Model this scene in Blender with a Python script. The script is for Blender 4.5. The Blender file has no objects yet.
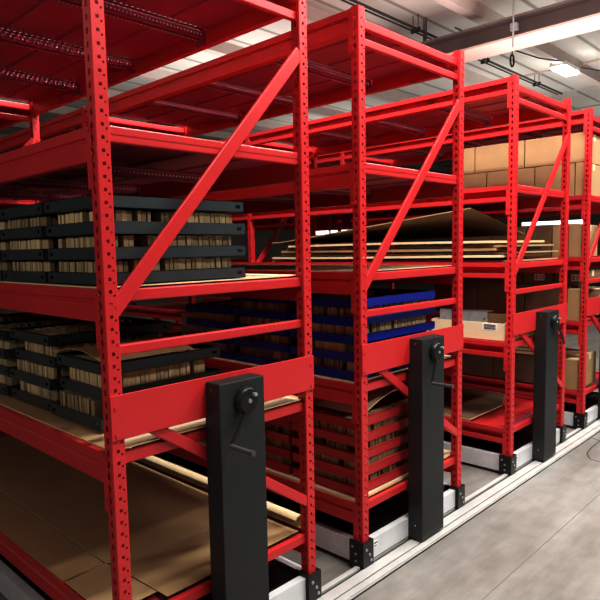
import bpy, bmesh, math, random
from mathutils import Vector, Matrix
R = random.Random(7)
C = bpy.context.scene.collection
PI = math.pi
X1, X2, X3, X4 = 0.0, 1.2441, 2.7999, 4.1311     # left faces of the four units
W, UW = 0.9197, 0.0475
BAY = 2.46
ZT, ZF = 2.542, 0.137
LV = [0.313, 0.881, 1.395, 1.879, 2.535]         # shelf levels

def lin(c):
    return tuple((v/255/12.92 if v/255 <= .04045 else ((v/255+.055)/1.055)**2.4) for v in c)

# ------------------------------------------------------------------ materials
def mat(name, rgb, rough=.5, metal=0., var=.0, scale=6., bump=0., bscale=60., spec=.5, rvar=0., coat=0.):
    m = bpy.data.materials.new(name); m.use_nodes = True
    nt = m.node_tree; b = nt.nodes['Principled BSDF']
    b.inputs['Roughness'].default_value = rough
    b.inputs['Metallic'].default_value = metal
    b.inputs['Specular IOR Level'].default_value = spec
    b.inputs['Coat Weight'].default_value = coat
    c = lin(rgb)
    tc = nt.nodes.new('ShaderNodeTexCoord')
    n = nt.nodes.new('ShaderNodeTexNoise'); n.inputs['Scale'].default_value = scale
    n.inputs['Detail'].default_value = 6
    nt.links.new(tc.outputs['Object'], n.inputs['Vector'])
    r = nt.nodes.new('ShaderNodeValToRGB')
    r.color_ramp.elements[0].position = .3; r.color_ramp.elements[1].position = .7
    r.color_ramp.elements[0].color = tuple(v*(1-var) for v in c)+(1,)
    r.color_ramp.elements[1].color = tuple(min(1, v*(1+var)) for v in c)+(1,)
    nt.links.new(n.outputs['Fac'], r.inputs['Fac'])
    nt.links.new(r.outputs['Color'], b.inputs['Base Color'])
    if rvar:
        mr = nt.nodes.new('ShaderNodeMapRange')
        mr.inputs['To Min'].default_value = rough-rvar; mr.inputs['To Max'].default_value = rough+rvar
        nt.links.new(n.outputs['Fac'], mr.inputs['Value']); nt.links.new(mr.outputs['Result'], b.inputs['Roughness'])
    if bump:
        n2 = nt.nodes.new('ShaderNodeTexNoise'); n2.inputs['Scale'].default_value = bscale
        nt.links.new(tc.outputs['Object'], n2.inputs['Vector'])
        bp = nt.nodes.new('ShaderNodeBump'); bp.inputs['Strength'].default_value = bump; bp.inputs['Distance'].default_value = .004
        nt.links.new(n2.outputs['Fac'], bp.inputs['Height']); nt.links.new(bp.outputs['Normal'], b.inputs['Normal'])
    return m

def mat_attr(name, c0, c1, rough=.8):
    """tan card stock: each card has its own tone from a colour attribute"""
    m = bpy.data.materials.new(name); m.use_nodes = True
    nt = m.node_tree; b = nt.nodes['Principled BSDF']; b.inputs['Roughness'].default_value = rough
    a = nt.nodes.new('ShaderNodeAttribute'); a.attribute_name = 'tone'
    mx = nt.nodes.new('ShaderNodeMix'); mx.data_type = 'RGBA'
    mx.inputs[6].default_value = lin(c0)+(1,); mx.inputs[7].default_value = lin(c1)+(1,)
    nt.links.new(a.outputs['Fac'], mx.inputs[0]); nt.links.new(mx.outputs[2], b.inputs['Base Color'])
    return m

def mat_emit(name, rgb, s):
    m = bpy.data.materials.new(name); m.use_nodes = True
    b = m.node_tree.nodes['Principled BSDF']
    b.inputs['Base Color'].default_value = lin(rgb)+(1,)
    b.inputs['Emission Color'].default_value = lin(rgb)+(1,); b.inputs['Emission Strength'].default_value = s
    return m

def mat_floor():
    m = mat('concrete_floor', (150, 149, 145), rough=.48, var=.10, scale=9, bump=.2, bscale=160, rvar=.10)
    nt = m.node_tree; b = nt.nodes['Principled BSDF']
    old = b.inputs['Base Color'].links[0].from_socket
    tc = next(n for n in nt.nodes if n.type == 'TEX_COORD')
    st = nt.nodes.new('ShaderNodeTexNoise'); st.inputs['Scale'].default_value = .9; st.inputs['Detail'].default_value = 8; st.inputs['Roughness'].default_value = .7
    mp = nt.nodes.new('ShaderNodeMapping'); mp.inputs['Scale'].default_value = (.55, 2.6, 1)
    nt.links.new(tc.outputs['Object'], mp.inputs['Vector']); nt.links.new(mp.outputs['Vector'], st.inputs['Vector'])
    rp = nt.nodes.new('ShaderNodeValToRGB'); rp.color_ramp.elements[0].position = .36; rp.color_ramp.elements[1].position = .66
    rp.color_ramp.elements[0].color = (.56, .54, .51, 1); rp.color_ramp.elements[1].color = (1.05, 1.05, 1.05, 1)
    nt.links.new(st.outputs['Fac'], rp.inputs['Fac'])
    mu = nt.nodes.new('ShaderNodeMix'); mu.data_type = 'RGBA'; mu.blend_type = 'MULTIPLY'; mu.inputs[0].default_value = 1
    nt.links.new(old, mu.inputs[6]); nt.links.new(rp.outputs['Color'], mu.inputs[7])
    nt.links.new(mu.outputs[2], b.inputs['Base Color'])
    return m

RED = mat('red_paint', (206, 56, 60), rough=.34, var=.05, scale=4, rvar=.06)
RED_SHADE = mat('red_paint_shaded', (160, 64, 86), rough=.40, var=.14, scale=3, rvar=.08)  # darker maroon copy of the red, carrying the shade under the shelves
TRED = mat('red_tray_paint', (186, 52, 56), rough=.38, var=.08)
BLACK = mat('black_powder_coat', (44, 47, 48), rough=.45, var=.1, bump=.12, bscale=500)
PIT = mat('black_bracket', (26, 28, 29), rough=.36, var=.2)
HANDLE = mat('crank_grip', (84, 86, 88), rough=.25)
CHROME = mat('polished_steel', (205, 205, 205), rough=.18, metal=1)
STEEL = mat('brushed_steel', (158, 160, 162), rough=.4, metal=.15, var=.15, scale=20)
ALU = mat('aluminium_channel', (222, 224, 226), rough=.45, metal=.15, var=.08, scale=9)
RAILM = mat('pale_rail_aluminium', (196, 196, 193), rough=.5, metal=.15, var=.1, scale=7)
GROOVE = mat('rail_groove', (50, 50, 50), rough=.7)
TRAYK = mat('black_tray_steel', (62, 68, 71), rough=.30, var=.12, scale=8, rvar=.08)
TRAYB = mat('blue_tray_paint', (22, 42, 142), rough=.36, var=.1, scale=8)
CARD = mat_attr('tan_divider_card', (112, 94, 72), (238, 210, 164))
KRAFT = mat('kraft_cardboard', (178, 148, 110), rough=.85, var=.07, scale=5, bump=.05)
KRAFTD = mat('brown_cardboard', (120, 98, 76), rough=.85, var=.1, scale=4, bump=.05)
KRAFTL = mat('pale_cardboard', (224, 204, 170), rough=.85, var=.05, scale=5)
TAPE = mat('box_seam', (60, 42, 28), rough=.8)
CREAM = mat('cream_lit_edge', (236, 214, 170), rough=.85, var=.05)  # cream tone that also carries the light caught along cardboard edges
WHITE = mat('white_board', (238, 238, 236), rough=.6)
INK = mat('label_ink', (50, 52, 58), rough=.7)
CEIL = mat('painted_ceiling', (205, 200, 194), rough=.8, var=.06, scale=.6)
_nt = CEIL.node_tree; _b = _nt.nodes['Principled BSDF']; _old = _b.inputs['Base Color'].links[0].from_socket
_tc = next(q for q in _nt.nodes if q.type == 'TEX_COORD'); _wv = _nt.nodes.new('ShaderNodeTexWave')
_wv.bands_direction = 'Y'; _wv.inputs['Scale'].default_value = .52; _wv.inputs['Distortion'].default_value = 0
_rp = _nt.nodes.new('ShaderNodeValToRGB'); _rp.color_ramp.elements[0].position = .0; _rp.color_ramp.elements[1].position = .05
_rp.color_ramp.elements[0].color = (.45, .43, .42, 1); _rp.color_ramp.elements[1].color = (1, 1, 1, 1)
_mu = _nt.nodes.new('ShaderNodeMix'); _mu.data_type = 'RGBA'; _mu.blend_type = 'MULTIPLY'; _mu.inputs[0].default_value = 1
_nt.links.new(_tc.outputs['Object'], _wv.inputs['Vector']); _nt.links.new(_wv.outputs['Fac'], _rp.inputs['Fac'])
_nt.links.new(_old, _mu.inputs[6]); _nt.links.new(_rp.outputs['Color'], _mu.inputs[7]); _nt.links.new(_mu.outputs[2], _b.inputs['Base Color'])
JOIST = mat('ceiling_joist_paint', (196, 182, 176), rough=.7, var=.05)
BEAMD = mat('grey_steel_beam', (120, 112, 110), rough=.6, var=.1, scale=2)
BEAML = mat('pinkish_beam_flange', (205, 180, 172), rough=.6, var=.06, scale=2)
CONDUIT = mat('dark_conduit', (72, 70, 70), rough=.5, metal=.4)
WALLM = mat('painted_block_wall', (186, 182, 176), rough=.85, var=.05, scale=1)
LAMP = mat_emit('lamp_diffuser', (255, 250, 240), 40)
LIGHTDOT = mat('light_dot', (235, 228, 228), rough=.5)  # pale dots stand for light coming through the deck perforations
GLOW = mat_emit('bar_glow', (255, 253, 250), 2.2)  # even white glow for the bars, their nature not identified
FLOOR = mat_floor()
JOINT2 = mat('floor_crack', (70, 68, 66), rough=.8)
JOINT = mat('floor_joint_filler', (112, 110, 106), rough=.8)

# ------------------------------------------------------------------ mesh helpers
class MB:
    def __init__(s): s.v = []; s.f = []; s.mi = []; s.t = []
    def quad(s, pts, mi=0, tone=.5):
        n = len(s.v); s.v += [tuple(p) for p in pts]; s.f.append(tuple(range(n, n+len(pts)))); s.mi.append(mi); s.t.append(tone)
    def box(s, x0, x1, y0, y1, z0, z1, mi=0, tone=.5, M=None):
        p = [Vector(q) for q in ((x0,y0,z0),(x1,y0,z0),(x1,y1,z0),(x0,y1,z0),(x0,y0,z1),(x1,y0,z1),(x1,y1,z1),(x0,y1,z1))]
        if M: p = [M @ q for q in p]
        n = len(s.v); s.v += [tuple(q) for q in p]
        for f in ((0,3,2,1),(4,5,6,7),(0,1,5,4),(1,2,6,5),(2,3,7,6),(3,0,4,7)):
            s.f.append(tuple(n+i for i in f)); s.mi.append(mi); s.t.append(tone)
    def bar(s, a, b, w, d, nrm=(0,-1,0), mi=0):
        """rectangular bar from a to b, w across, d along nrm"""
        a = Vector(a); b = Vector(b); z = (b-a); L = z.length; z.normalize()
        y = Vector(nrm); y = (y - z*y.dot(z)).normalized(); x = y.cross(z)
        M = Matrix((x, y, z)).transposed().to_4x4(); M.translation = a
        s.box(-w/2, w/2, -d/2, d/2, 0, L, mi, M=M)
    def prism(s, prof, y0, y1, mi=0, axis='y'):
        """profile of (x,z) extruded along y (or of (y,z) along x)"""
        n = len(s.v); k = len(prof)
        for t in (y0, y1):
            s.v += [((a, t, b) if axis == 'y' else (t, a, b)) for a, b in prof]
        for i in range(k):
            j = (i+1) % k; s.f.append((n+i, n+j, n+k+j, n+k+i)); s.mi.append(mi); s.t.append(.5)
        s.f.append(tuple(n+i for i in reversed(range(k)))); s.mi.append(mi); s.t.append(.5)
        s.f.append(tuple(n+k+i for i in range(k))); s.mi.append(mi); s.t.append(.5)
    def cyl(s, a, b, r, n=16, mi=0, r2=None):
        a = Vector(a); b = Vector(b); z = (b-a).normalized(); r2 = r if r2 is None else r2
        x = z.orthogonal().normalized(); y = z.cross(x); k = len(s.v)
        for c, rr in ((a, r), (b, r2)):
            s.v += [tuple(c + x*rr*math.cos(2*PI*i/n) + y*rr*math.sin(2*PI*i/n)) for i in range(n)]
        for i in range(n):
            j = (i+1) % n; s.f.append((k+i, k+j, k+n+j, k+n+i)); s.mi.append(mi); s.t.append(.5)
        s.f.append(tuple(k+i for i in reversed(range(n)))); s.mi.append(mi); s.t.append(.5)
        s.f.append(tuple(k+n+i for i in range(n))); s.mi.append(mi); s.t.append(.5)
    def mesh(s, name, mats, tone=False, fix=True):
        me = bpy.data.meshes.new(name); me.from_pydata(s.v, [], s.f)
        for m in (mats if isinstance(mats, (list, tuple)) else [mats]): me.materials.append(m)
        me.polygons.foreach_set('material_index', s.mi)
        if tone:
            a = me.color_attributes.new('tone', 'FLOAT_COLOR', 'CORNER')
            for p in me.polygons:
                for li in p.loop_indices: a.data[li].color = (s.t[p.index],)*3+(1,)
        if fix:
            bm = bmesh.new(); bm.from_mesh(me); bmesh.ops.recalc_face_normals(bm, faces=bm.faces); bm.to_mesh(me); bm.free()
        return me

def link(name, me, parent=None, loc=(0,0,0), bevel=0., label=None, rotz=0, mir=False):
    o = bpy.data.objects.new(name, me); C.objects.link(o)
    if parent: o.parent = parent
    o.location = loc; o.rotation_euler = (0, 0, rotz)
    if mir: o.scale = (-1, 1, 1)
    if bevel:
        b = o.modifiers.new('bevel', 'BEVEL'); b.width = bevel; b.segments = 2; b.limit_method = 'ANGLE'; b.angle_limit = math.radians(50)
    if label: o['label'] = label
    return o
def empty(name, loc, label, cat, group=None, rotz=0):
    o = bpy.data.objects.new(name, None); C.objects.link(o); o.location = loc; o.rotation_euler = (0,0,rotz)
    o.empty_display_size = .1
    return tag(o, label, cat, group)
def tag(o, label, cat, group=None):
    o['label'] = label; o['category'] = cat
    if group: o['group'] = group
    return o
def struct(name, me, loc=(0,0,0)):
    o = link(name, me, None, loc); o['kind'] = 'structure'
    return o

# ------------------------------------------------------------------ setting
def slab(x0,x1,y0,y1,z0,z1,m,name):
    b = MB(); b.box(x0,x1,y0,y1,z0,z1); return b.mesh(name, m)
ZC = 4.62
struct('floor', slab(-14, 26, -9, 18, -.2, 0, FLOOR, 'floor'))
struct('ceiling', slab(-14, 26, -9, 18, ZC, ZC+.2, CEIL, 'ceiling'))
struct('wall_back', slab(-14, 26, 18, 18.2, 0, ZC, WALLM, 'wall_back'))
struct('wall_right', slab(26, 26.2, -9, 18, 0, ZC, WALLM, 'wall_right'))
b = MB(); b.box(-14, 26, -.520, -.516, -.01, .0006)
struct('trim_1', b.mesh('floor_joint', JOINT))
b = MB()
cr = [(3.99,-.115),(3.945,-.189),(3.761,-.191),(3.60,-.21),(3.535,-.24),(3.486,-.267),(3.468,-.339),(3.50,-.42)]
for p, q in zip(cr, cr[1:]): b.bar((p[0],p[1],0), (q[0],q[1],0), .009, .0012, nrm=(0,0,1))
struct('trim_2', b.mesh('floor_crack', JOINT2))
# ceiling joists along x
n = 3
for y in [-6.2, -4.3, -2.4, -.5, 1.3, 2.33, 3.9, 5.7, 7.5, 9.3, 11.1, 13, 15]:
    b = MB(); b.prism([(-.07, -.16), (.07, -.16), (.10, .0), (-.10, .0)], -14, 26, axis='x')
    struct('trim_%d' % n, b.mesh('ceiling_joist', JOIST), (0, y, ZC)); n += 1
# panel seams of the ceiling, across
for x in [3.2, 4.9, 8.6, 10.4, 12.2, 14.0, 17, 20]:
    b = MB(); b.box(-.03, .03, -9, 18, -.03, 0)
    struct('trim_%d' % n, b.mesh('ceiling_seam', JOIST), (x, 0, ZC)); n += 1
# big steel beam along y
b = MB()
b.box(6.34, 6.82, -9, 18, 3.965, 3.99, 1)
b.box(6.54, 6.60, -9, 18, 3.99, 4.22, 0)
b.box(6.40, 6.74, -9, 18, 4.22, 4.245, 0)
for yy in (-6, -3, 0, 3, 6, 9, 12, 15): b.box(6.55, 6.59, yy-.02, yy+.02, 4.245, ZC, 0)
struct('trim_%d' % n, b.mesh('main_beam', [BEAMD, BEAML])); n += 1

def curve_tube(name, pts, r, m):
    b = MB()
    for a, c in zip(pts, pts[1:]): b.cyl(a, c, r, 8)
    return link(name, b.mesh(name, m))
# conduits hung under the ceiling
for y, x0, x1, lab, dz in [(3.0, 3.0, 11.5, 'dark conduit running along the ceiling, passing above the second red rack', -.20), (3.08, 3.0, 11.5, 'thinner dark conduit running close beside the first along the ceiling', -.20)]:
    t = empty('conduit', (x0, y, ZC+dz), lab, 'conduit', 'ceiling conduits')
    b = MB(); b.cyl((0,0,0), (x1-x0,0,0), .018 if y < 3.05 else .012, 10); link('pipe', b.mesh('pipe', CONDUIT), t)
    for xx in (1.5, 3.4, 5.4, 7.4):
        b = MB(); b.box(xx-.015, xx+.015, -.03, .03, -.03, .03); b.cyl((xx,0,.03),(xx,0,-dz),.006,6)
        link('hanger', b.mesh('hanger', CONDUIT), t)
t = empty('hanger_clamp', (6.32, 1.62, 4.0), 'small steel rod and clamp hanging on the big ceiling beam', 'clamp')
b = MB(); b.box(-.03,.03,-.04,.04,.04,.12); link('clamp', b.mesh('clamp', STEEL), t)
b = MB(); b.cyl((-.03,0,-.16),(-.03,0,.42),.012,8); link('rod', b.mesh('rod', STEEL), t)
# the visible lamp and others like it
lamp_spots = [(9.92, 2.36, 'glowing lamp under the ceiling at upper right', True),
              (1.2, 3.9, None, False)]
t = empty('ceiling_light', (9.92, 2.36, 4.40), 'glowing white lamp under the ceiling at upper right, above the third rack', 'ceiling light')
b = MB(); b.box(-.34, .34, -.13, .13, .03, .10); link('housing', b.mesh('lamp_housing', WHITE), t, bevel=.01)
b = MB(); b.box(-.31, .31, -.11, .11, .0, .03); link('diffuser', b.mesh('lamp_diffuser', LAMP), t)
for sx in (-.25, .25):
    b = MB(); b.cyl((sx,0,.1),(sx*.6,0,ZC-4.40),.006,6); link('suspension_rod', b.mesh('rod', CONDUIT), t)
o = curve_tube('power_cable', [(9.6,2.30,4.49),(9.2,2.2,4.40),(8.7,2.3,4.36),(8.1,2.5,4.42),(7.6,2.7,4.50),(7.2,2.9,ZC-.012)], .010, CONDUIT)
tag(o, 'thin dark cable drooping from the ceiling lamp towards the big beam', 'cable')
o = curve_tube('power_cable', [(10.2,2.2,4.49),(10.5,1.9,4.42),(10.8,1.4,4.44),(11.0,1.0,4.52),(11.2,.6,ZC-.012)], .010, CONDUIT)
tag(o, 'thin dark cable running right from the ceiling lamp', 'cable')
t = empty('cord_reel', (8.3, 2.55, 4.30), 'small dark coil of cord hanging under the ceiling left of the lamp', 'cord reel')
b = MB()
for i in range(14):
    a0, a1 = 2*PI*i/14, 2*PI*(i+1)/14
    b.cyl((.06*math.cos(a0),0,.09*math.sin(a0)),(.06*math.cos(a1),0,.09*math.sin(a1)),.014,6)
link('coil', b.mesh('coil', PIT), t)
b = MB(); b.cyl((0,0,.09),(0,0,ZC-4.30),.008,6); link('hook', b.mesh('hook', CONDUIT), t)

# floor rails
for i, (y, lab) in enumerate([(-.03, 'pale aluminium floor track running under the front edge of all four racks'),
                              (BAY+.02, 'second pale floor track, under the middle frames of the racks'),
                              (2*BAY+.02, 'pale floor track farthest back under the racks')]):
    t = empty('floor_rail', (0, y, 0), lab, 'floor track', 'floor tracks')
    b = MB(); b.box(-3, 9, -.082, .072, .0, .008); link('base_plate', b.mesh('rail_base', GROOVE), t)
    b = MB(); b.box(-3, 9, -.074, -.040, .008, .016); link('track', b.mesh('rail_track', RAILM), t, bevel=.002)
    b = MB(); b.box(-3, 9, -.034, .020, .008, .018); link('track', b.mesh('rail_track', RAILM), t, bevel=.002)
    b = MB(); b.box(-3, 9, .036, .062, .008, .022); link('guide_strip', b.mesh('rail_guide', RAILM), t, bevel=.002)
    b = MB(); b.box(-3, 9, -.082, -.077, .008, .013); link('edge_strip', b.mesh('rail_edge', RAILM), t)

# ------------------------------------------------------------------ rack parts
PITCH = .0381
def perforated(b, P, us, holes_u, v0, v1, vs):
    """panel with cut-out holes. P(u,v)->point; us=(u0,u1); holes per pitch: list of (ua,ub,va,vb) inside one pitch"""
    ub = sorted(set([us[0], us[1]] + [h[0] for h in holes_u] + [h[1] for h in holes_u]))
    vb = sorted(set([0, vs] + [h[2] for h in holes_u] + [h[3] for h in holes_u]))
    k = int((v1-v0)/vs)
    for i in range(k):
        base = v0 + i*vs
        for a, c in zip(vb, vb[1:]):
            run = None
            for p, q in zip(ub, ub[1:]):
                um, vm = (p+q)/2, (a+c)/2
                if any(h[0] < um < h[1] and h[2] < vm < h[3] for h in holes_u):
                    if run: b.quad([P(run[0], base+a), P(run[1], base+a), P(run[1], base+c), P(run[0], base+c)]); run = None
                else:
                    run = (run[0], q) if run else (p, q)
            if run: b.quad([P(run[0], base+a), P(run[1], base+a), P(run[1], base+c), P(run[0], base+c)])
    e = v0 + k*vs
    if v1-e > 1e-4: b.quad([P(us[0], e), P(us[1], e), P(us[1], v1), P(us[0], v1)])

def upright_mesh():
    b = MB(); D = .042; ch = .003; z0, z1 = ZF-.03, ZT
    perforated(b, lambda u, v: (u, 0, v), (ch, UW-ch), [(.0175, .0275, .018, .028), (.0325, .0385, .008, .014)], z0, z1, PITCH)
    perforated(b, lambda u, v: (0, u, v), (ch, D), [(.016, .026, .010, .028)], z0, z1, PITCH)
    perforated(b, lambda u, v: (UW, u, v), (ch, D), [(.016, .026, .010, .028)], z0, z1, PITCH)
    b.quad([(0,ch,z0),(ch,0,z0),(ch,0,z1),(0,ch,z1)])
    b.quad([(UW-ch,0,z0),(UW,ch,z0),(UW,ch,z1),(UW-ch,0,z1)])
    for x0, x1 in ((0, .012), (UW-.012, UW)):
        b.quad([(x0,D,z0),(x1,D,z0),(x1,D,z1),(x0,D,z1)])
    # inner web behind the holes
    b.quad([(.002,.030,z0),(UW-.002,.030,z0),(UW-.002,.030,z1),(.002,.030,z1)])
    return b.mesh('upright', RED, fix=False)
UPR = upright_mesh()

def beam_mesh(kind):
    b = MB(); y0, y1 = .042, BAY
    if kind == 'step':
        prof = [(.000,0),(.000,-.030),(.008,-.034),(.008,-.041),(.001,-.046),(.001,-.098),(.005,-.102),(.038,-.102),(.038,-.018),(.024,-.018),(.024,0)]
    else:
        prof = [(.000,0),(.000,-.029),(.037,-.030),(.037,-.069),(.000,-.070),(.000,-.098),(.004,-.102),(.040,-.102),(.040,-.018),(.024,-.018),(.024,0)]
    b.prism(prof, y0, y1)
    return b.mesh('shelf_beam', RED)
BEAM = {k: beam_mesh(k) for k in ('step', 'channel')}
def connector_mesh():
    b = MB()
    # wavy inner edge plate on the side of the upright, hooked into its slots
    N = 20; H = .185
    def ya(k): return .021 + .0035*(1+math.sin(k*1.9))
    for k in range(N):
        za, zb = -H*k/N, -H*(k+1)/N
        ya0, ya1 = ya(k), ya(k+1)
        for xx in (-.0035, -.0005):
            b.quad([(xx, ya0, za), (xx, .052, za), (xx, .052, zb), (xx, ya1, zb)])
        b.quad([(-.0035, ya0, za), (-.0005, ya0, za), (-.0005, ya1, zb), (-.0035, ya1, zb)])
    b.box(-.0035, -.0005, .052, .054, -H, 0)
    b.box(-.006, -.0035, .034, .044, -.020, -.012)
    b.box(-.006, -.0035, .034, .044, -.150, -.142)
    return b.mesh('beam_connector', RED, fix=False)
CONN = connector_mesh()

PANEL_Y = [0.05, .62, 1.22, 1.82, 2.42]
def panel_mesh(L):
    """steel shelf panel with a perforated flange at both ends; origin at its near left corner"""
    b = MB(); x0, x1 = .012, W-.012; s = .031
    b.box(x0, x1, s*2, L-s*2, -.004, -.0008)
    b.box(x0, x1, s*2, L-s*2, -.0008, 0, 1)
    for ya in (0, L-2*s):
        b.quad([(x0, ya, -.002), (x1, ya, -.002), (x1, ya+s-.0045, -.002), (x0, ya+s-.0045, -.002)])
        b.quad([(x0, ya+s+.0045, -.002), (x1, ya+s+.0045, -.002), (x1, ya+2*s, -.002), (x0, ya+2*s, -.002)])
        k = 34; dx = (x1-x0)/k
        for i in range(k):
            b.quad([(x0+i*dx, ya+s-.0045, -.002), (x0+i*dx+dx*.62, ya+s-.0045, -.002), (x0+i*dx+dx*.62, ya+s+.0045, -.002), (x0+i*dx, ya+s+.0045, -.002)])
    # shallow stiffening ribs under the panel
    for xx in (.23, .46, .69):
        b.prism([(xx-.02, -.004), (xx+.02, -.004), (xx+.012, -.012), (xx-.012, -.012)], s*2, L-s*2)
    return b.mesh('shelf_panel', [RED_SHADE, RED], fix=False)
PAN = {}
def get_panel(L):
    k = round(L, 3)
    if k not in PAN: PAN[k] = panel_mesh(L)
    return PAN[k]
def support_mesh():
    b = MB(); b.prism([(-.022, 0), (.022, 0), (.022, -.035), (.012, -.035), (.012, -.006), (-.012, -.006), (-.012, -.035), (-.022, -.035)], .03, W-.03, axis='x')
    b.box(W-.05, W-.036, -.03, .03, -.06, 0); b.box(.036, .05, -.03, .03, -.06, 0)
    b.cyl((W-.05, .0, -.045), (W-.06, 0, -.045), .008, 8)
    k = 46
    for i in range(k):
        xx = .06 + (W-.12)*i/(k-1)
        b.box(xx-.0035, xx+.0035, -.0232, -.022, -.022, -.015, 1)  # raised pale dots in place of lit holes
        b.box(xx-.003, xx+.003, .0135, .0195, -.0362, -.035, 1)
    return b.mesh('shelf_support', [RED_SHADE, LIGHTDOT])
SUP = support_mesh()
def bar_mesh(name, a, c, w, d, m=RED):
    b = MB(); b.bar(a, c, w, d); return b.mesh(name, m)
BR = {}
for nm, zt, zb in (('a', 1.886, 1.857), ('b', 1.220, 1.186), ('t', 2.422, 2.387)):
    bb = MB(); bb.box(.012, W-.012, .016, .038, zb, zt); BR[nm] = bb.mesh('cross_brace', RED)
DIAG = bar_mesh('diagonal_brace', (.030, .008, 1.325), (W-.040, .008, 2.268), .050, .014)
LDIAG = bar_mesh('diagonal_brace', (.14, .012, .945), (W-.040, .012, .452), .040, .018)
bb = MB(); bb.box(.012, W-.012, .018, .045, -.042, -.004); FRAIL = bb.mesh('front_rail', RED)
bb = MB(); bb.box(.0, W, -.006, -.001, .9275, 1.070)
ENDP = bb.mesh('end_panel', RED)
bb = MB(); bb.cyl((0,-.006,0),(0,-.009,0),.006,10)
BOLT = bb.mesh('panel_bolt', RED)
def foot_mesh():
    b = MB()
    b.box(-.016, UW+.016, -.014, -.004, .018, ZF+.004)
    b.box(-.016, -.006, -.004, .070, .018, ZF+.004)
    b.box(UW+.006, UW+.016, -.004, .030, .018, ZF+.004)
    b.box(-.006, UW+.006, -.004, .060, .018, .100)
    return b.mesh('corner_foot', PIT)
FOOT = foot_mesh()
bb = MB()
bb.cyl((0,-.014,0),(0,-.019,0),.007,8)
FBOLT = bb.mesh('foot_bolt', STEEL)
bb = MB(); bb.cyl((-.016,0,0),(-.020,0,0),.006,8); SBOLT = bb.mesh('foot_side_bolt', STEEL)
def base_x():
    b = MB(); b.prism([(.004,.030),(.004,.126),(.04,.126),(.04,.120),(.010,.120),(.010,.036),(.04,.036),(.04,.030)], UW+.016, W-UW-.016, axis='x'); return b.mesh('base_channel', ALU)
def base_y():
    b = MB(); b.prism([(.004,.022),(.004,.128),(.04,.128),(.04,.122),(.010,.122),(.010,.028),(.04,.028),(.04,.022)], .070, BAY-.02); return b.mesh('base_channel', ALU)
BASEX, BASEY = base_x(), base_y()
bb = MB(); bb.box(0, .09, .08, BAY-.05, .030, .115); SHADE_Y = bb.mesh('carriage_shade_bar', PIT)  # black bars added for the dark under the carriage
bb = MB(); bb.box(.05, W-.05, .07, .20, .030, .110); SHADE_X = bb.mesh('carriage_shade_bar', PIT)  # black bar put where the carriage deck throws its shadow
def column_mesh():
    b = MB(); b.box(0, .208, -.079, .004, .028, 1.053); return b.mesh('drive_column', BLACK)
COL = column_mesh()
def disc_mesh():
    b = MB(); b.cyl((0,-.079,0),(0,-.094,0),.050,32); b.cyl((0,-.094,0),(0,-.104,0),.048,32,r2=.042); return b.mesh('crank_disc', PIT)
DISC = disc_mesh()
bb = MB(); bb.cyl((0,-.104,0),(0,-.108,0),.008,12); bb.cyl((.018,-.104,.020),(.018,-.118,.022),.007,10); HUB = bb.mesh('crank_hub', STEEL)

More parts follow.
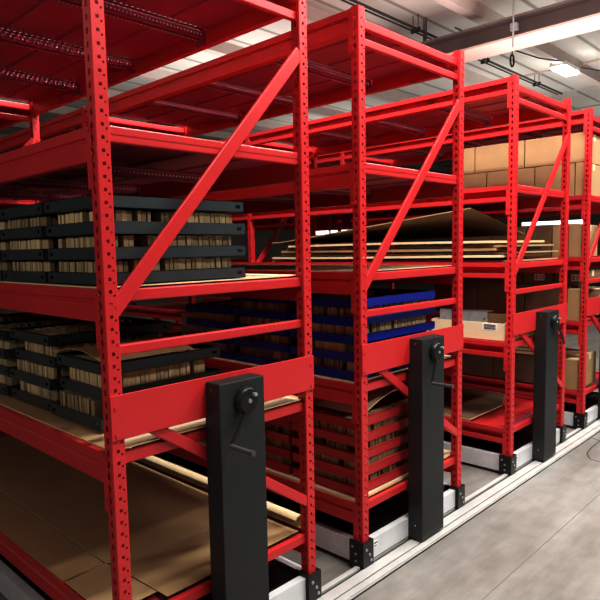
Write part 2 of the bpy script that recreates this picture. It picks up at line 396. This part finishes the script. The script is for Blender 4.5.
bb = MB(); bb.cyl((-.003,0,0),(.002,0,0),.004,8); SCREW = bb.mesh('screw', CHROME)
TITLE = ['nearest', 'second', 'third', 'farthest']
rack_labels = ['red mobile steel rack nearest the camera, loaded with black trays',
               'second red mobile rack from the left, with blue trays above red trays',
               'third red mobile rack from the left, with flat cardboard sheets on its middle shelf',
               'farthest red mobile rack at the right edge, full of cardboard boxes']
def rack(i, x0, kind, xoff, crank):
    t = empty('mobile_shelving_unit', (x0, 0, 0), rack_labels[i], 'shelving rack', 'red mobile shelving racks')
    for fr in range(3):
        y = fr*BAY
        for k, xx in enumerate((0, W-UW)):
            link('upright', UPR, t, (xx, y, 0))
            f = link('corner_foot', FOOT, t, (xx, y, 0), bevel=.002, label='black steel corner bracket')
            if fr == 0:
                for q in ((UW-.006, .045), (.006, .105), (.03, .075)): link('foot_bolt', FBOLT, f, (q[0], 0, q[1]))
                for q in ((.03, .045), (.03, .08), (.05, .11)): link('foot_bolt', SBOLT, f, (0, q[0], q[1]))
        for nm in ('a', 'b', 't'): link('cross_brace', BR[nm], t, (0, y, 0), bevel=.005)
        link('diagonal_brace', DIAG, t, (0, y, 0), bevel=.004)
        link('diagonal_brace', LDIAG, t, (0, y, 0), bevel=.004)
    for bay in range(2):
        yb = bay*BAY
        for li, z in enumerate(LV):
            for side in (0, 1):
                bo = link('shelf_beam', BEAM[kind], t, (0 if not side else W, yb, z), mir=bool(side))
                if bay == 0: link('beam_connector', CONN, bo)
            for ya, yc in zip(PANEL_Y, PANEL_Y[1:]):
                link('shelf_panel', get_panel(yc-ya), t, (0, yb+ya, z-.016 if li < 4 else z-.03))
                if yc < 2.42:
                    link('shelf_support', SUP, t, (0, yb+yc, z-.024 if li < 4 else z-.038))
            link('front_rail', FRAIL, t, (0, yb, z if li < 4 else z-.03), bevel=.004)
    p = link('end_panel', ENDP, t, bevel=.002); [link('bolt', BOLT, p, (q[0], 0, q[1])) for q in ((.018,.945),(.018,1.03),(W-.018,.945),(W-.018,1.03))]
    for bay in range(2):
        link('base_channel', BASEY, t, (0, bay*BAY, 0), label='pale aluminium base channel')
        link('base_channel', BASEY, t, (W, bay*BAY, 0), mir=True, label='pale aluminium base channel')
        for xx in (.22, .60): link('carriage_shade_bar', SHADE_Y, t, (xx, bay*BAY, 0), label='black bar for the shade under the carriage')
    f = link('base_channel', BASEX, t, label='pale aluminium base channel')
    link('carriage_shade_bar', SHADE_X, t, label='black bar for the shade under the carriage')
    # small maker-less rating sticker on the front channel
    b = MB(); b.box(.085, .118, .002, .004, .075, .110, 0); b.box(.089, .114, .0015, .002, .098, .104, 1); b.box(.089, .108, .0015, .002, .084, .088, 1)
    link('sticker', b.mesh('sticker', [WHITE, INK]), f, label='small printed sticker')
    c = link('drive_column', COL, t, (xoff, 0, 0), bevel=.004, label='black steel crank column')
    dc = (.115, 0, .98)
    link('crank_disc', DISC, c, dc, bevel=.003); link('crank_hub', HUB, c, dc)
    b = MB(); a0 = (dc[0]+crank[0][0], -.098, dc[2]+crank[0][1]); a1 = (dc[0]+crank[1][0], -.106, dc[2]+crank[1][1])
    b.cyl(a0, a1, .0065, 10); link('crank_arm', b.mesh('crank_arm', PIT), c)
    b = MB()
    if i == 2: b.cyl((a1[0], a1[1], a1[2]+.01), (a1[0]+.006, a1[1]-.02, a1[2]-.075), .0085, 12)
    else: b.cyl(a1, (a1[0], -.215, a1[2]), .0085, 12); b.cyl((a1[0],-.215,a1[2]), (a1[0], -.222, a1[2]), .010, 12)
    link('crank_handle', b.mesh('crank_handle', HANDLE if i != 2 else CHROME), c)
    for q in ((.0, -.04, 1.03), (.0, -.04, .10)): link('screw', SCREW, c, q)
    return t
rack(0, X1, 'step', .362, ((-.018,-.045), (-.092,-.140)))
rack(1, X2, 'step', .380, ((-.020,-.045), (-.070,-.145)))
rack(2, X3, 'channel', .352, ((.030,-.035), (.068,-.085)))
rack(3, X4, 'channel', .362, ((-.018,-.045), (-.06,-.140)))

# ------------------------------------------------------------------ trays
def tray_mesh(w, d, m, h=.040):
    b = MB(); s = .0022
    b.box(0, w, 0, d, 0, s)
    # side lips with a rolled flange; the long side has a finger slot near each end
    def lip(fix, lo, hi, inward, axis):
        slots = [(lo+.018, lo+.040), (hi-.040, hi-.018)] if m is TRAYK else []
        seg = [lo]
        for a, c in slots: seg += [a, c]
        seg.append(hi)
        def bx(a, c, z0, z1, t0=0, t1=s):
            p0, p1 = sorted((fix+inward*t0, fix+inward*t1))
            if axis == 'y': b.box(p0, p1, a, c, z0, z1)
            else: b.box(a, c, p0, p1, z0, z1)
        for j, (a, c) in enumerate(zip(seg, seg[1:])):
            if j % 2: bx(a, c, 0, .014); bx(a, c, .026, h)
            else: bx(a, c, 0, h)
        bx(lo, hi, h-s, h, 0, .014)
    lip(0, 0, d, 1, 'y'); lip(w, 0, d, -1, 'y'); lip(0, 0, w, 1, 'x'); lip(d, 0, w, -1, 'x')
    return b.mesh('tray_pan', m)
def row_mesh(length, seed, axis, gap=.06, top=.074, dens=.019):
    r = random.Random(seed); b = MB(); p = 0
    zone = r.random()
    if axis == 'y': b.box(.008, .05, 0, length-.02, .0023, .005, 0, .3)
    else: b.box(0, length-.02, .008, .05, .0023, .005, 0, .3)
    while p < length-.02:
        wd = r.uniform(dens*.7, dens*1.15)
        if r.random() < .05: zone = r.random()
        if r.random() > (gap if zone > .35 else gap*2.5):
            z1 = top - r.uniform(0, .004); dep = r.uniform(0, .006); tl = r.uniform(-.0035, .0035)
            tone = min(1, max(0, (.2+.75*zone) + r.uniform(-.22, .22)))
            q0, q1 = p+.001, p+wd-.0015
            if axis == 'y':
                b.box(dep, .055, q0, q1, .003, z1, 0, tone); v = b.v[-4:]
                b.v[-4:] = [(x, y+tl, z) for x, y, z in v]
            else:
                b.box(q0, q1, dep, .055, .003, z1, 0, tone); v = b.v[-4:]
                b.v[-4:] = [(x+tl, y, z) for x, y, z in v]
        p += wd
    return b.mesh('divider_row', CARD, tone=True)
TR = {}
def tray(x, y, z, w, d, colour, m, label, group, rot=0., rows=('l', 'f'), top=.074, h=.040, tip=(0, 0)):
    key = (colour, w, d, h)
    if key not in TR: TR[key] = tray_mesh(w, d, m, h)
    t = empty('storage_tray', (x, y, z), label, 'tray', group)
    t.rotation_euler = (tip[0], tip[1], rot)
    link('tray_pan', TR[key], t)
    sd = R.randrange(10**6)
    if 'l' in rows: link('divider_row', row_mesh(d-.10, sd, 'y', top=top), t, (.022, .082, 0))
    if 'f' in rows: link('divider_row', row_mesh(w-.06, sd+1, 'x', top=top), t, (.03, .022, 0))
    if 'b' in rows: link('divider_row', row_mesh(w-.16, sd+2, 'x', top=top), t, (.09, d-.085, 0))
    if 'm' in rows: link('divider_row', row_mesh(w-.16, sd+3, 'x', top=top), t, (.09, d*.48, 0))
    return t
ORD = {2: ['bottom', 'top'], 3: ['bottom', 'middle', 'top'], 4: ['bottom', 'second from bottom', 'third from bottom', 'top'],
       5: ['bottom', 'second from bottom', 'middle', 'second from top', 'top']}
def stack(x, y, z, n, pitch, w, d, colour, m, where, group, jit=.008, rows=('l','f','b'), top=None, h=.040, rot=.012, skip=()):
    for k in range(n):
        tray(x+R.uniform(-jit, jit), y+R.uniform(-jit, jit), z+k*pitch, w, d, colour, m,
             '%s tray, %s in %s' % (colour, ORD[n][k], where), group,
             R.uniform(-rot, rot), rows, top=(top or pitch-.004) if k < n-1 else h-.006, h=h)
# nearest rack, middle shelf (z 1.395)
Z3 = 1.397+.006
G1 = 'black trays on the middle shelf of the nearest rack'
for j, (y, wh) in enumerate([(.058, 'front stack on nearest rack middle shelf'), (.462, 'second stack on nearest rack middle shelf'),
                             (.864, 'third stack on nearest rack middle shelf'), (1.266, 'fourth stack on nearest rack middle shelf')]):
    stack(.030, y, Z3, 4, .0805, .585, .385, 'black', TRAYK, wh, G1, jit=.004, rot=.006, rows=('l','f'))
# nearest rack, lower shelf (z .881)
Z2 = .883+.012
G2 = 'black trays on the lower shelf of the nearest rack'
stack(.105, .215, Z2, 3, .095, .50, .375, 'black', TRAYK, 'crooked front stack on nearest rack lower shelf', G2, jit=.02, rot=.05)
stack(.100, .615, Z2, 4, .085, .56, .385, 'black', TRAYK, 'second stack on nearest rack lower shelf', G2, jit=.012, rot=.03)
stack(.090, 1.045, Z2, 4, .080, .56, .385, 'black', TRAYK, 'third stack on nearest rack lower shelf', G2, jit=.01, rot=.02)
stack(.090, 1.47, Z2, 4, .080, .56, .385, 'black', TRAYK, 'fourth stack on nearest rack lower shelf', G2, jit=.01, rot=.02)
# second rack, blue trays
GB = 'blue trays on the second rack'
zb = .883+.008
stack(X2+.030, .060, zb, 5, .0845, .70, .42, 'blue', TRAYB, 'front stack of blue trays', GB, jit=.004, rot=.006, h=.040)
stack(X2+.032, .505, zb, 5, .0845, .70, .42, 'blue', TRAYB, 'blue stack just behind the front blue stack', GB, jit=.006, rot=.008)
stack(X2+.032, .950, zb, 4, .0845, .70, .42, 'blue', TRAYB, 'blue stack farthest back', GB, jit=.006, rot=.008)
# second rack, red trays on the bottom shelf
GR = 'red trays on the second rack'
zr = .315+.016
stack(X2+.030, .060, zr, 5, .0815, .66, .42, 'red', TRED, 'front stack of red trays', GR, jit=.003, rot=.006, h=.044)
stack(X2+.030, .500, zr, 5, .0815, .66, .42, 'red', TRED, 'red stack behind the front red stack', GR, jit=.005, rot=.006, h=.044)

# ------------------------------------------------------------------ cardboard sheets and boxes
def sheet(name, poly, z, th, m, label, cat='cardboard sheet', group=None, edge=None):
    """flat sheet: poly of (x,y)"""
    b = MB(); k = len(poly); n0 = len(b.v)
    b.v += [(x, y, z) for x, y in poly] + [(x, y, z+th) for x, y in poly]
    b.f.append(tuple(reversed(range(k)))); b.mi.append(0); b.t.append(.5)
    b.f.append(tuple(range(k, 2*k))); b.mi.append(0); b.t.append(.5)
    for i in range(k):
        j = (i+1) % k; b.f.append((i, j, k+j, k+i)); b.mi.append(1); b.t.append(.5)
    o = link(name, b.mesh(name, [m, edge or CREAM]))
    return tag(o, label, cat, group)
GS = 'cardboard liners on the racks'
def rect(x0, x1, y0, y1): return [(x0,y0),(x1,y0),(x1,y1),(x0,y1)]
zA = LV[0]+.001
# nearest rack bottom shelf: four sheets meeting along seams
sheet('cardboard_sheet', rect(.006, .172, .418, 2.40), zA, .004, KRAFT, 'narrow brown cardboard sheet along the left edge of the nearest rack bottom shelf', group=GS, edge=KRAFT)
sheet('cardboard_sheet', [(.006,.10),(.20,.10),(.178,.415),(.006,.402)], zA, .004, KRAFT, 'small brown cardboard sheet at the front left corner of the nearest rack bottom shelf', group=GS, edge=TAPE)
sheet('cardboard_sheet', [(.206,.045),(.862,.045),(.862,.345),(.49,.345),(.184,.412)], zA, .005, KRAFT, 'brown cardboard sheet at the front of the nearest rack bottom shelf', group=GS, edge=TAPE)
sheet('cardboard_sheet', [(.178,.42),(.49,.352),(.862,.352),(.862,2.40),(.178,2.40)], zA, .004, KRAFT, 'largest brown cardboard sheet, covering the back of the nearest rack bottom shelf', group=GS, edge=KRAFTL)
# its curled right edge, a long strip coloured pale as if lit
b = MB(); prof = []
cx, cz, r0 = .886, zA+.031, .030
pts = [(cx + r0*math.cos(a), cz + r0*math.sin(a)) for a in [math.radians(-90 + 15*i) for i in range(17)]]
pin = [(cx + (r0-.004)*math.cos(a), cz + (r0-.004)*math.sin(a)) for a in [math.radians(-90 + 15*i) for i in reversed(range(17))]]
b.prism(pts+pin, .06, 1.75)
o = link('curled_cardboard', b.mesh('curled_cardboard', CREAM)); tag(o, 'pale strip of cardboard curled up along the right edge of the nearest rack bottom shelf', 'cardboard strip')
z = LV[1]+.001
sheet('cardboard_sheet', rect(.02, .90, .046, 2.40), z, .004, KRAFT, 'brown cardboard liner under the black trays on the nearest rack lower shelf', group=GS)
sheet('cardboard_sheet', [(.052,.022),(.868,.022),(.868,.20),(.06,.19)], z+.0042, .004, KRAFTL, 'pale cardboard strip on the front edge of the nearest rack lower shelf', group=GS)
sheet('cardboard_sheet', rect(.015, .905, .046, 2.40), LV[2]+.001, .004, KRAFTL, 'pale cardboard liner under the black trays on the nearest rack middle shelf', group=GS)
sheet('cardboard_sheet', rect(X2+.008, X2+.91, .046, 2.40), LV[1]+.001, .005, KRAFTL, 'pale cardboard liner under the blue trays', group=GS)
sheet('cardboard_sheet', rect(X2+.006, X2+.912, .046, 2.40), LV[0]+.001, .014, KRAFTL, 'thick pale cardboard liner under the red trays', group=GS)
sheet('cardboard_sheet', rect(X2+.02, X2+.90, .046, 2.40), LV[2]+.001, .004, KRAFTD, 'brown cardboard liner on the empty middle shelf of the second rack', group=GS)
sheet('cardboard_sheet', [(X3+.035,.307),(X3+.53,.308),(X3+.865,.44),(X3+.84,1.25),(X3+.02,1.35)], LV[0]+.001, .010, KRAFTD, 'brown cardboard sheet lying on the bottom shelf of the third rack', group=GS)
sheet('cardboard_sheet', rect(X3+.03, X3+.90, .046, .9), LV[1]+.001, .004, KRAFTL, 'pale cardboard liner under the open carton on the third rack', group=GS)

def bowed(name, fn, x0, x1, y0, y1, th, m, label, cat, nx=4, ny=20, group=None):
    b = MB()
    for i in range(nx):
        for j in range(ny):
            xa, xb = x0+(x1-x0)*i/nx, x0+(x1-x0)*(i+1)/nx
            ya, yb = y0+(y1-y0)*j/ny, y0+(y1-y0)*(j+1)/ny
            q = [(xa,ya),(xb,ya),(xb,yb),(xa,yb)]
            b.quad([(x, y, fn(x, y)+th) for x, y in q], 0); b.quad([(x, y, fn(x, y)) for x, y in reversed(q)], 0)
            if i == 0: b.quad([(xa,ya,fn(xa,ya)),(xa,ya,fn(xa,ya)+th),(xa,yb,fn(xa,yb)+th),(xa,yb,fn(xa,yb))], 1)
            if i == nx-1: b.quad([(xb,ya,fn(xb,ya)),(xb,yb,fn(xb,yb)),(xb,yb,fn(xb,yb)+th),(xb,ya,fn(xb,ya)+th)], 1)
            if j == 0: b.quad([(xa,ya,fn(xa,ya)),(xb,ya,fn(xb,ya)),(xb,ya,fn(xb,ya)+th),(xa,ya,fn(xa,ya)+th)], 1)
            if j == ny-1: b.quad([(xa,yb,fn(xa,yb)),(xa,yb,fn(xa,yb)+th),(xb,yb,fn(xb,yb)+th),(xb,yb,fn(xb,yb))], 1)
    o = link(name, b.mesh(name, [m, CREAM if m is KRAFTL else KRAFT]))
    return tag(o, label, cat, group)
# third rack: pile of flat cardboard, topmost one bowed up towards the front
GF = 'flat cardboard sheets piled on the third rack'
zz = LV[2]+.001
specs = [('bottom', .012, KRAFTD, .03, .05), ('second', .016, KRAFTL, .00, .06), ('third', .010, KRAFTD, .04, .04), ('fourth', .018, KRAFT, .01, .07), ('fifth', .012, KRAFTD, .02, .05), ('sixth', .016, KRAFTL, .0, .03)]
for k, (nm, th, m, dx, y0) in enumerate(specs):
    x0 = X3+.01+dx*1.6; x1 = X3+.86-(.0, .05, .02, .12, .03, .0)[k]; ya = y0+(.0, .03, .0, .06, .02, .12)[k]; sg = .012*(k+1)
    zb0 = zz + k*.0245
    bowed('cardboard_sheet', lambda x, y, zb0=zb0, k=k: zb0 + (.003*math.sin(y*2.2+k*1.1) + .003)*min(1, k), x0, x1, ya, 2.25-.05*k, th, m,
          'flat cardboard sheet, %s from the bottom in the third rack pile' % (nm if nm != 'bottom' else 'first'), 'cardboard sheet', group=GF)
def bow(x, y):
    t = max(0, min(1, (2.1-y)/1.8))
    zc = 1.56 + .19*t
    u = (x-X3)/.86
    return zc - .17*u*t
bowed('bowed_cardboard', bow, X3+.01, X3+.86, .30, 2.2, .008, KRAFTD, 'large brown cardboard sheet bowed upwards on top of the flat pile on the third rack', 'cardboard sheet', nx=8)
# curled sheet over the red trays
bowed('bowed_cardboard', lambda x, y: zr+.378 + .075*math.sin(PI*max(0,min(1,(x-(X2+.10))/.58))), X2+.10, X2+.68, .07, .46, .004, KRAFTL,
      'brown cardboard sheet arched over the top of the red trays', 'cardboard sheet', nx=14, ny=3)
# bent card sheets in the crooked black trays
bowed('bent_card', lambda x, y: Z2+.236+.028*math.sin(PI*(y-.22)/.36), .10, .48, .22, .58, .003, KRAFT, 'bent brown card lying on the crooked front stack of black trays', 'card', nx=3, ny=14)

def box(name, x0, x1, y0, y1, z0, z1, m, label, group=None, seam=None, lab=None, cat='cardboard box', flap=None):
    t = empty(name, ((x0+x1)/2, (y0+y1)/2, z0), label, cat, group)
    hx, hy, h = (x1-x0)/2, (y1-y0)/2, z1-z0
    b = MB(); b.box(-hx, hx, -hy, hy, 0, h); link('carton', b.mesh('carton', m), t, bevel=.004)
    b = MB(); b.box(-.025, .025, -hy-.0006, hy+.0006, h-.05, h+.0008); b.box(-.002,.002,-hy-.001,hy+.001,h,h+.001,1)
    link('tape', b.mesh('tape', [KRAFTL if m is not KRAFTL else KRAFT, TAPE]), t)
    if lab:   # paper label with a bar code on the left side: (y centre, z centre, w, h)
        yc, zc, w, hh = lab; b = MB(); xs = -hx-.001
        b.box(xs, xs+.001, yc-w/2, yc+w/2, zc-hh/2, zc+hh/2, 0)
        yy = yc-w*.42
        while yy < yc+w*.05:
            q = R.choice((.003, .005, .007)); b.box(xs-.0006, xs, yy, yy+q*.6, zc-hh*.36, zc+hh*.36, 1); yy += q+.003
        for q in (.25, 0, -.25): b.box(xs-.0006, xs, yc+w*.14, yc+w*.42, zc+hh*q-.004, zc+hh*q+.004, 1)
        link('shipping_label', b.mesh('shipping_label', [WHITE, INK]), t, label='white paper label with black bars')
    return t
GT = 'tan boxes on the upper shelf of the farthest rack'
zz = LV[3]+.003; xa = X4+.022
rowz = (zz, zz+.258, zz+.262, zz+.49)
for k, (ya, yb, nm) in enumerate([(.046, .115, 'front'), (.122, .437, 'second'), (.444, .862, 'third'), (.869, 1.15, 'back')]):
    box('cardboard_box', xa, xa+.42, ya, yb, rowz[0], rowz[1], KRAFT, 'tan box, %s in the lower row on the farthest rack upper shelf' % nm, GT)
for k, (ya, yb, nm) in enumerate([(.046, .525, 'front'), (.532, .975, 'second'), (.982, 1.15, 'back')]):
    box('cardboard_box', xa, xa+.42, ya, yb, rowz[2], rowz[3], KRAFT, 'tan box, %s in the upper row on the farthest rack upper shelf' % nm, GT)
GM = 'boxes on the middle shelf of the farthest rack'
zz = LV[2]+.003
for ya, yb, m, lb in [(.055, .155, KRAFT, 'narrow tan box at the front of the farthest rack middle shelf'), (.165, .285, KRAFT, 'second tan box from the front on the farthest rack middle shelf'),
                      (.295, .50, KRAFTD, 'brown box under the white bar, third on the farthest rack middle shelf'), (.51, .80, KRAFTD, 'brown box behind the white bar on the farthest rack middle shelf'), (.81, 1.2, KRAFTD, 'brown box farthest back on the farthest rack middle shelf')]:
    box('cardboard_box', X4+.022, X4+.40, ya, yb, zz, zz+.258, m, lb, GM)
t = empty('glowing_bar', (X4+.20, .35, zz+.2605), 'bright glowing white bar above the boxes of the farthest rack middle shelf', 'strip light')
b = MB(); b.box(-.03, .03, -.24, .26, 0, .012); link('housing', b.mesh('bar_base', WHITE), t)
b = MB(); b.box(-.032, .028, -.235, .255, .012, .040); link('diffuser', b.mesh('bar_glow', GLOW), t)
GL = 'boxes on the lower shelf of the farthest rack'
zz = LV[1]+.003
box('cardboard_box', X4+.018, X4+.118, .052, .152, zz, zz+.258, KRAFT, 'tall tan box at the front corner of the farthest rack lower shelf', GL)
for ya, yb, lb in [(.165, .55, 'dark brown box behind the tall tan box on the farthest rack lower shelf'), (.56, .99, 'dark brown box, second in the lower row on the farthest rack lower shelf'), (1.0, 1.45, 'dark brown box at the back of the lower row on the farthest rack lower shelf')]:
    box('cardboard_box', X4+.13, X4+.52, ya, yb, zz, zz+.285, KRAFTD, lb, GL)
for ya, yb, lb, lab in [(.06, .30, 'flat brown box with white label, front of upper row, farthest rack lower shelf', (-.06, .055, .085, .055)),
                   (.31, .56, 'flat brown box with white label, second in upper row, farthest rack lower shelf', (-.01, .055, .085, .055)), (.57, .99, 'unlabelled flat brown box, third in the upper row, farthest rack lower shelf', None), (1.0, 1.45, 'flat brown box at the back of the upper row, farthest rack lower shelf', None)]:
    box('cardboard_box', X4+.125, X4+.52, ya, yb, zz+.289, zz+.40, KRAFTD, lb, GL, lab=lab)
zz = LV[0]+.003
GG = 'boxes on the bottom shelf of the farthest rack'
box('cardboard_box', X4+.018, X4+.14, .055, .158, zz, zz+.25, KRAFT, 'tan box at the front corner of the farthest rack bottom shelf', GG)
box('cardboard_box', X4+.16, X4+.46, .06, .36, zz, zz+.27, KRAFT, 'tan box right of the corner box on the farthest rack bottom shelf', GG)
for ya, yb, lb in [(.37, .80, 'brown box behind the front boxes on the farthest rack bottom shelf'), (.81, 1.3, 'brown box farthest back on the farthest rack bottom shelf')]:
    box('cardboard_box', X4+.06, X4+.52, ya, yb, zz, zz+.25, KRAFTD, lb, GG)
for k in range(4):
    sheet('flattened_carton', rect(X4+.05+.02*k, X4+.5-.01*k, .38+.01*k, 1.0+.02*k), zz+.2515+.027*k, .022, KRAFTD if k % 2 else KRAFT,
          'flattened brown carton, %s in pile on farthest rack bottom shelf' % ORD[4][k], 'flattened carton', 'flattened cartons on the farthest rack')
# cartons on front of the farthest rack, lower shelf right
t = box('cardboard_box', X4+.54, X4+.86, .06, .40, LV[1]+.003, LV[1]+.23, KRAFTL, 'pale box at the right of the farthest rack lower shelf', GL)

# open carton with label on the third rack
def open_box(x0, x1, y0, y1, z0, h, m, label, lab):
    t = empty('open_carton', ((x0+x1)/2, (y0+y1)/2, z0), label, 'cardboard box')
    hx, hy, s = (x1-x0)/2, (y1-y0)/2, .006
    b = MB(); b.box(-hx, hx, -hy, hy, 0, s); b.box(-hx, -hx+s, -hy, hy, s, h); b.box(hx-s, hx, -hy, hy, s, h)
    b.box(-hx+s, hx-s, -hy, -hy+s, s, h); b.box(-hx+s, hx-s, hy-s, hy, s, h)
    link('carton', b.mesh('carton', m), t)
    yc, zc, w, hh = lab; b = MB(); b.box(-hx-.0015, -hx, yc-w/2, yc+w/2, zc-hh/2, zc+hh/2)
    for q in (.32, .12, -.1, -.3): b.box(-hx-.002, -hx-.0015, yc-w*.42, yc+w*(.42-.1*abs(q)), zc+hh*q-.003, zc+hh*q+.003, 1)
    link('shipping_label', b.mesh('shipping_label', [WHITE, INK]), t, label='white paper label with grey lines')
open_box(X3+.022, X3+.56, .06, .60, LV[1]+.006, .112, KRAFTL, 'pale open carton with a white label on the third rack lower shelf', (-.165, .085, .10, .042))
t = empty('steel_channel', (X3+.10, .22, LV[1]+.0122), 'grey steel channel lying in the open carton on the third rack', 'steel channel')
b = MB(); b.prism([(0,0),(.10,0),(.10,.005),(.005,.005),(.005,.165),(.10,.165),(.10,.17),(0,.17)], 0, .36); link('channel', b.mesh('steel_channel', STEEL), t)
b = MB()
for q in (.05, .12): b.cyl((-.0005,.02,q),(-.003,.02,q),.006,8)
link('bolt_hole', b.mesh('bolt_hole', PIT), t)

# deep in the racks: pale cards and glowing bars
t = empty('card_stack', (X2+.32, 1.62, LV[1]+.003), 'stack of pale cards on a red tray deep in the second rack', 'stack of cards')
tz = tray(X2+.25, 1.55, LV[1]+.008, .60, .40, 'red', TRED, 'single red tray deep inside the second rack, under a stack of pale cards', 'red trays on the second rack', rows=(), h=.040)
t.location.z = LV[1]+.012
b = MB()
for k in range(9):
    q = .004*(k % 3); b.box(q, .40+q, .0, .22, .02*k, .02*k+.016, 0)
link('cards', b.mesh('cards', WHITE), t)
b = MB(); b.box(-.03, .45, -.02, .25, .182, .194); link('cover_card', b.mesh('cover_card', KRAFTL), t)
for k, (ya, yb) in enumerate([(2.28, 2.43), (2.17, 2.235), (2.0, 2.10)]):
    t = empty('glowing_bar', (X3+W-.06, (ya+yb)/2, LV[3]-.235), ['long', 'short', 'middle-sized'][k]+' white bar glowing deep inside the third rack', 'strip light', 'glowing bars in the third rack')
    b = MB(); b.box(-.012, .012, (ya-yb)/2, (yb-ya)/2, 0, .036); link('diffuser', b.mesh('bright_bar', GLOW), t)
    b = MB(); b.box(-.006, .006, (ya-yb)/2, (yb-ya)/2, .036, .20); link('bracket', b.mesh('bar_bracket', RED_SHADE), t)

# ------------------------------------------------------------------ lights
def area(name, loc, sx, sy, w, col=(1,.97,.93), rot=(0,0,0)):
    l = bpy.data.lights.new(name, 'AREA'); l.shape = 'RECTANGLE'; l.size = sx; l.size_y = sy; l.energy = w; l.color = col
    o = bpy.data.objects.new(name, l); C.objects.link(o); o.location = loc; o.rotation_euler = rot
    return o
for x in (1.5, 3.6, 5.7, 7.8): area('aisle_lamp_or_fill', (x, -1.45, 4.40), 1.2, .30, 84)
for x in (1.3, 4.2): area('aisle_lamp_or_fill', (x, -3.6, 4.40), 1.2, .30, 78)
area('aisle_lamp_or_fill', (.75, -.75, 4.40), 1.2, .2, 34)  # extra fill added to brighten the nearest rack's front shelf edge
area('left_fill', (-2.7, -.2, 2.35), .5, .5, 17, rot=(0, -PI/2, 0))  # unseen side fill added for the nearest rack's left faces
for x in (1.50, 2.1, 3.75): area('rack_lamp', (x, .75, 4.40), .12, 1.4, 110 if x == 1.50 else 36)
def bulb(loc, w, r=.12):
    l = bpy.data.lights.new('high_bay_bulb', 'POINT'); l.energy = w; l.shadow_soft_size = r; l.color = (1, .96, .92)
    o = bpy.data.objects.new('high_bay_bulb', l); C.objects.link(o); o.location = loc
bulb((9.92, 2.1, 4.1), 2)
for x, y in ((6.0, 1.0), (10.5, 3.0), (6.0, 6.0), (11, 8), (1.5, 7.5), (-3, 6.5), (15, 2)):  # unseen upward fills added to brighten the ceiling
    area('ceiling_fill', (x, y, 3.0), 2.5, 2.5, 34 if x > 10 else 60, rot=(PI, 0, 0))
w = bpy.data.worlds.new('World'); bpy.context.scene.world = w; w.use_nodes = True
w.node_tree.nodes['Background'].inputs['Color'].default_value = (1, .97, .94, 1)
w.node_tree.nodes['Background'].inputs['Strength'].default_value = .06

# ------------------------------------------------------------------ camera
cam = bpy.data.cameras.new('camera'); co = bpy.data.objects.new('camera', cam); C.objects.link(co)
yaw, pit, rol, f = .8005, .0969, -.0195, 605.76
fw = Vector((math.cos(pit)*math.sin(yaw), math.cos(pit)*math.cos(yaw), -math.sin(pit)))
rt = Vector((math.cos(yaw), -math.sin(yaw), 0)); up = rt.cross(fw)
r2 = math.cos(rol)*rt + math.sin(rol)*up; u2 = -math.sin(rol)*rt + math.cos(rol)*up
M = Matrix((r2, u2, -fw)).transposed().to_4x4(); M.translation = Vector((-.9002, -1.6694, 1.1496+.355))
co.matrix_world = M
cam.sensor_width = 36; cam.lens = f/600*36
cam.shift_x = 4.91/600; cam.shift_y = 8.16/600
cam.clip_start = .05
bpy.context.scene.camera = co
sc = bpy.context.scene
sc.view_settings.view_transform = 'Standard'
sc.view_settings.look = 'None'
sc.view_settings.exposure = .45
sc.view_settings.gamma = .72
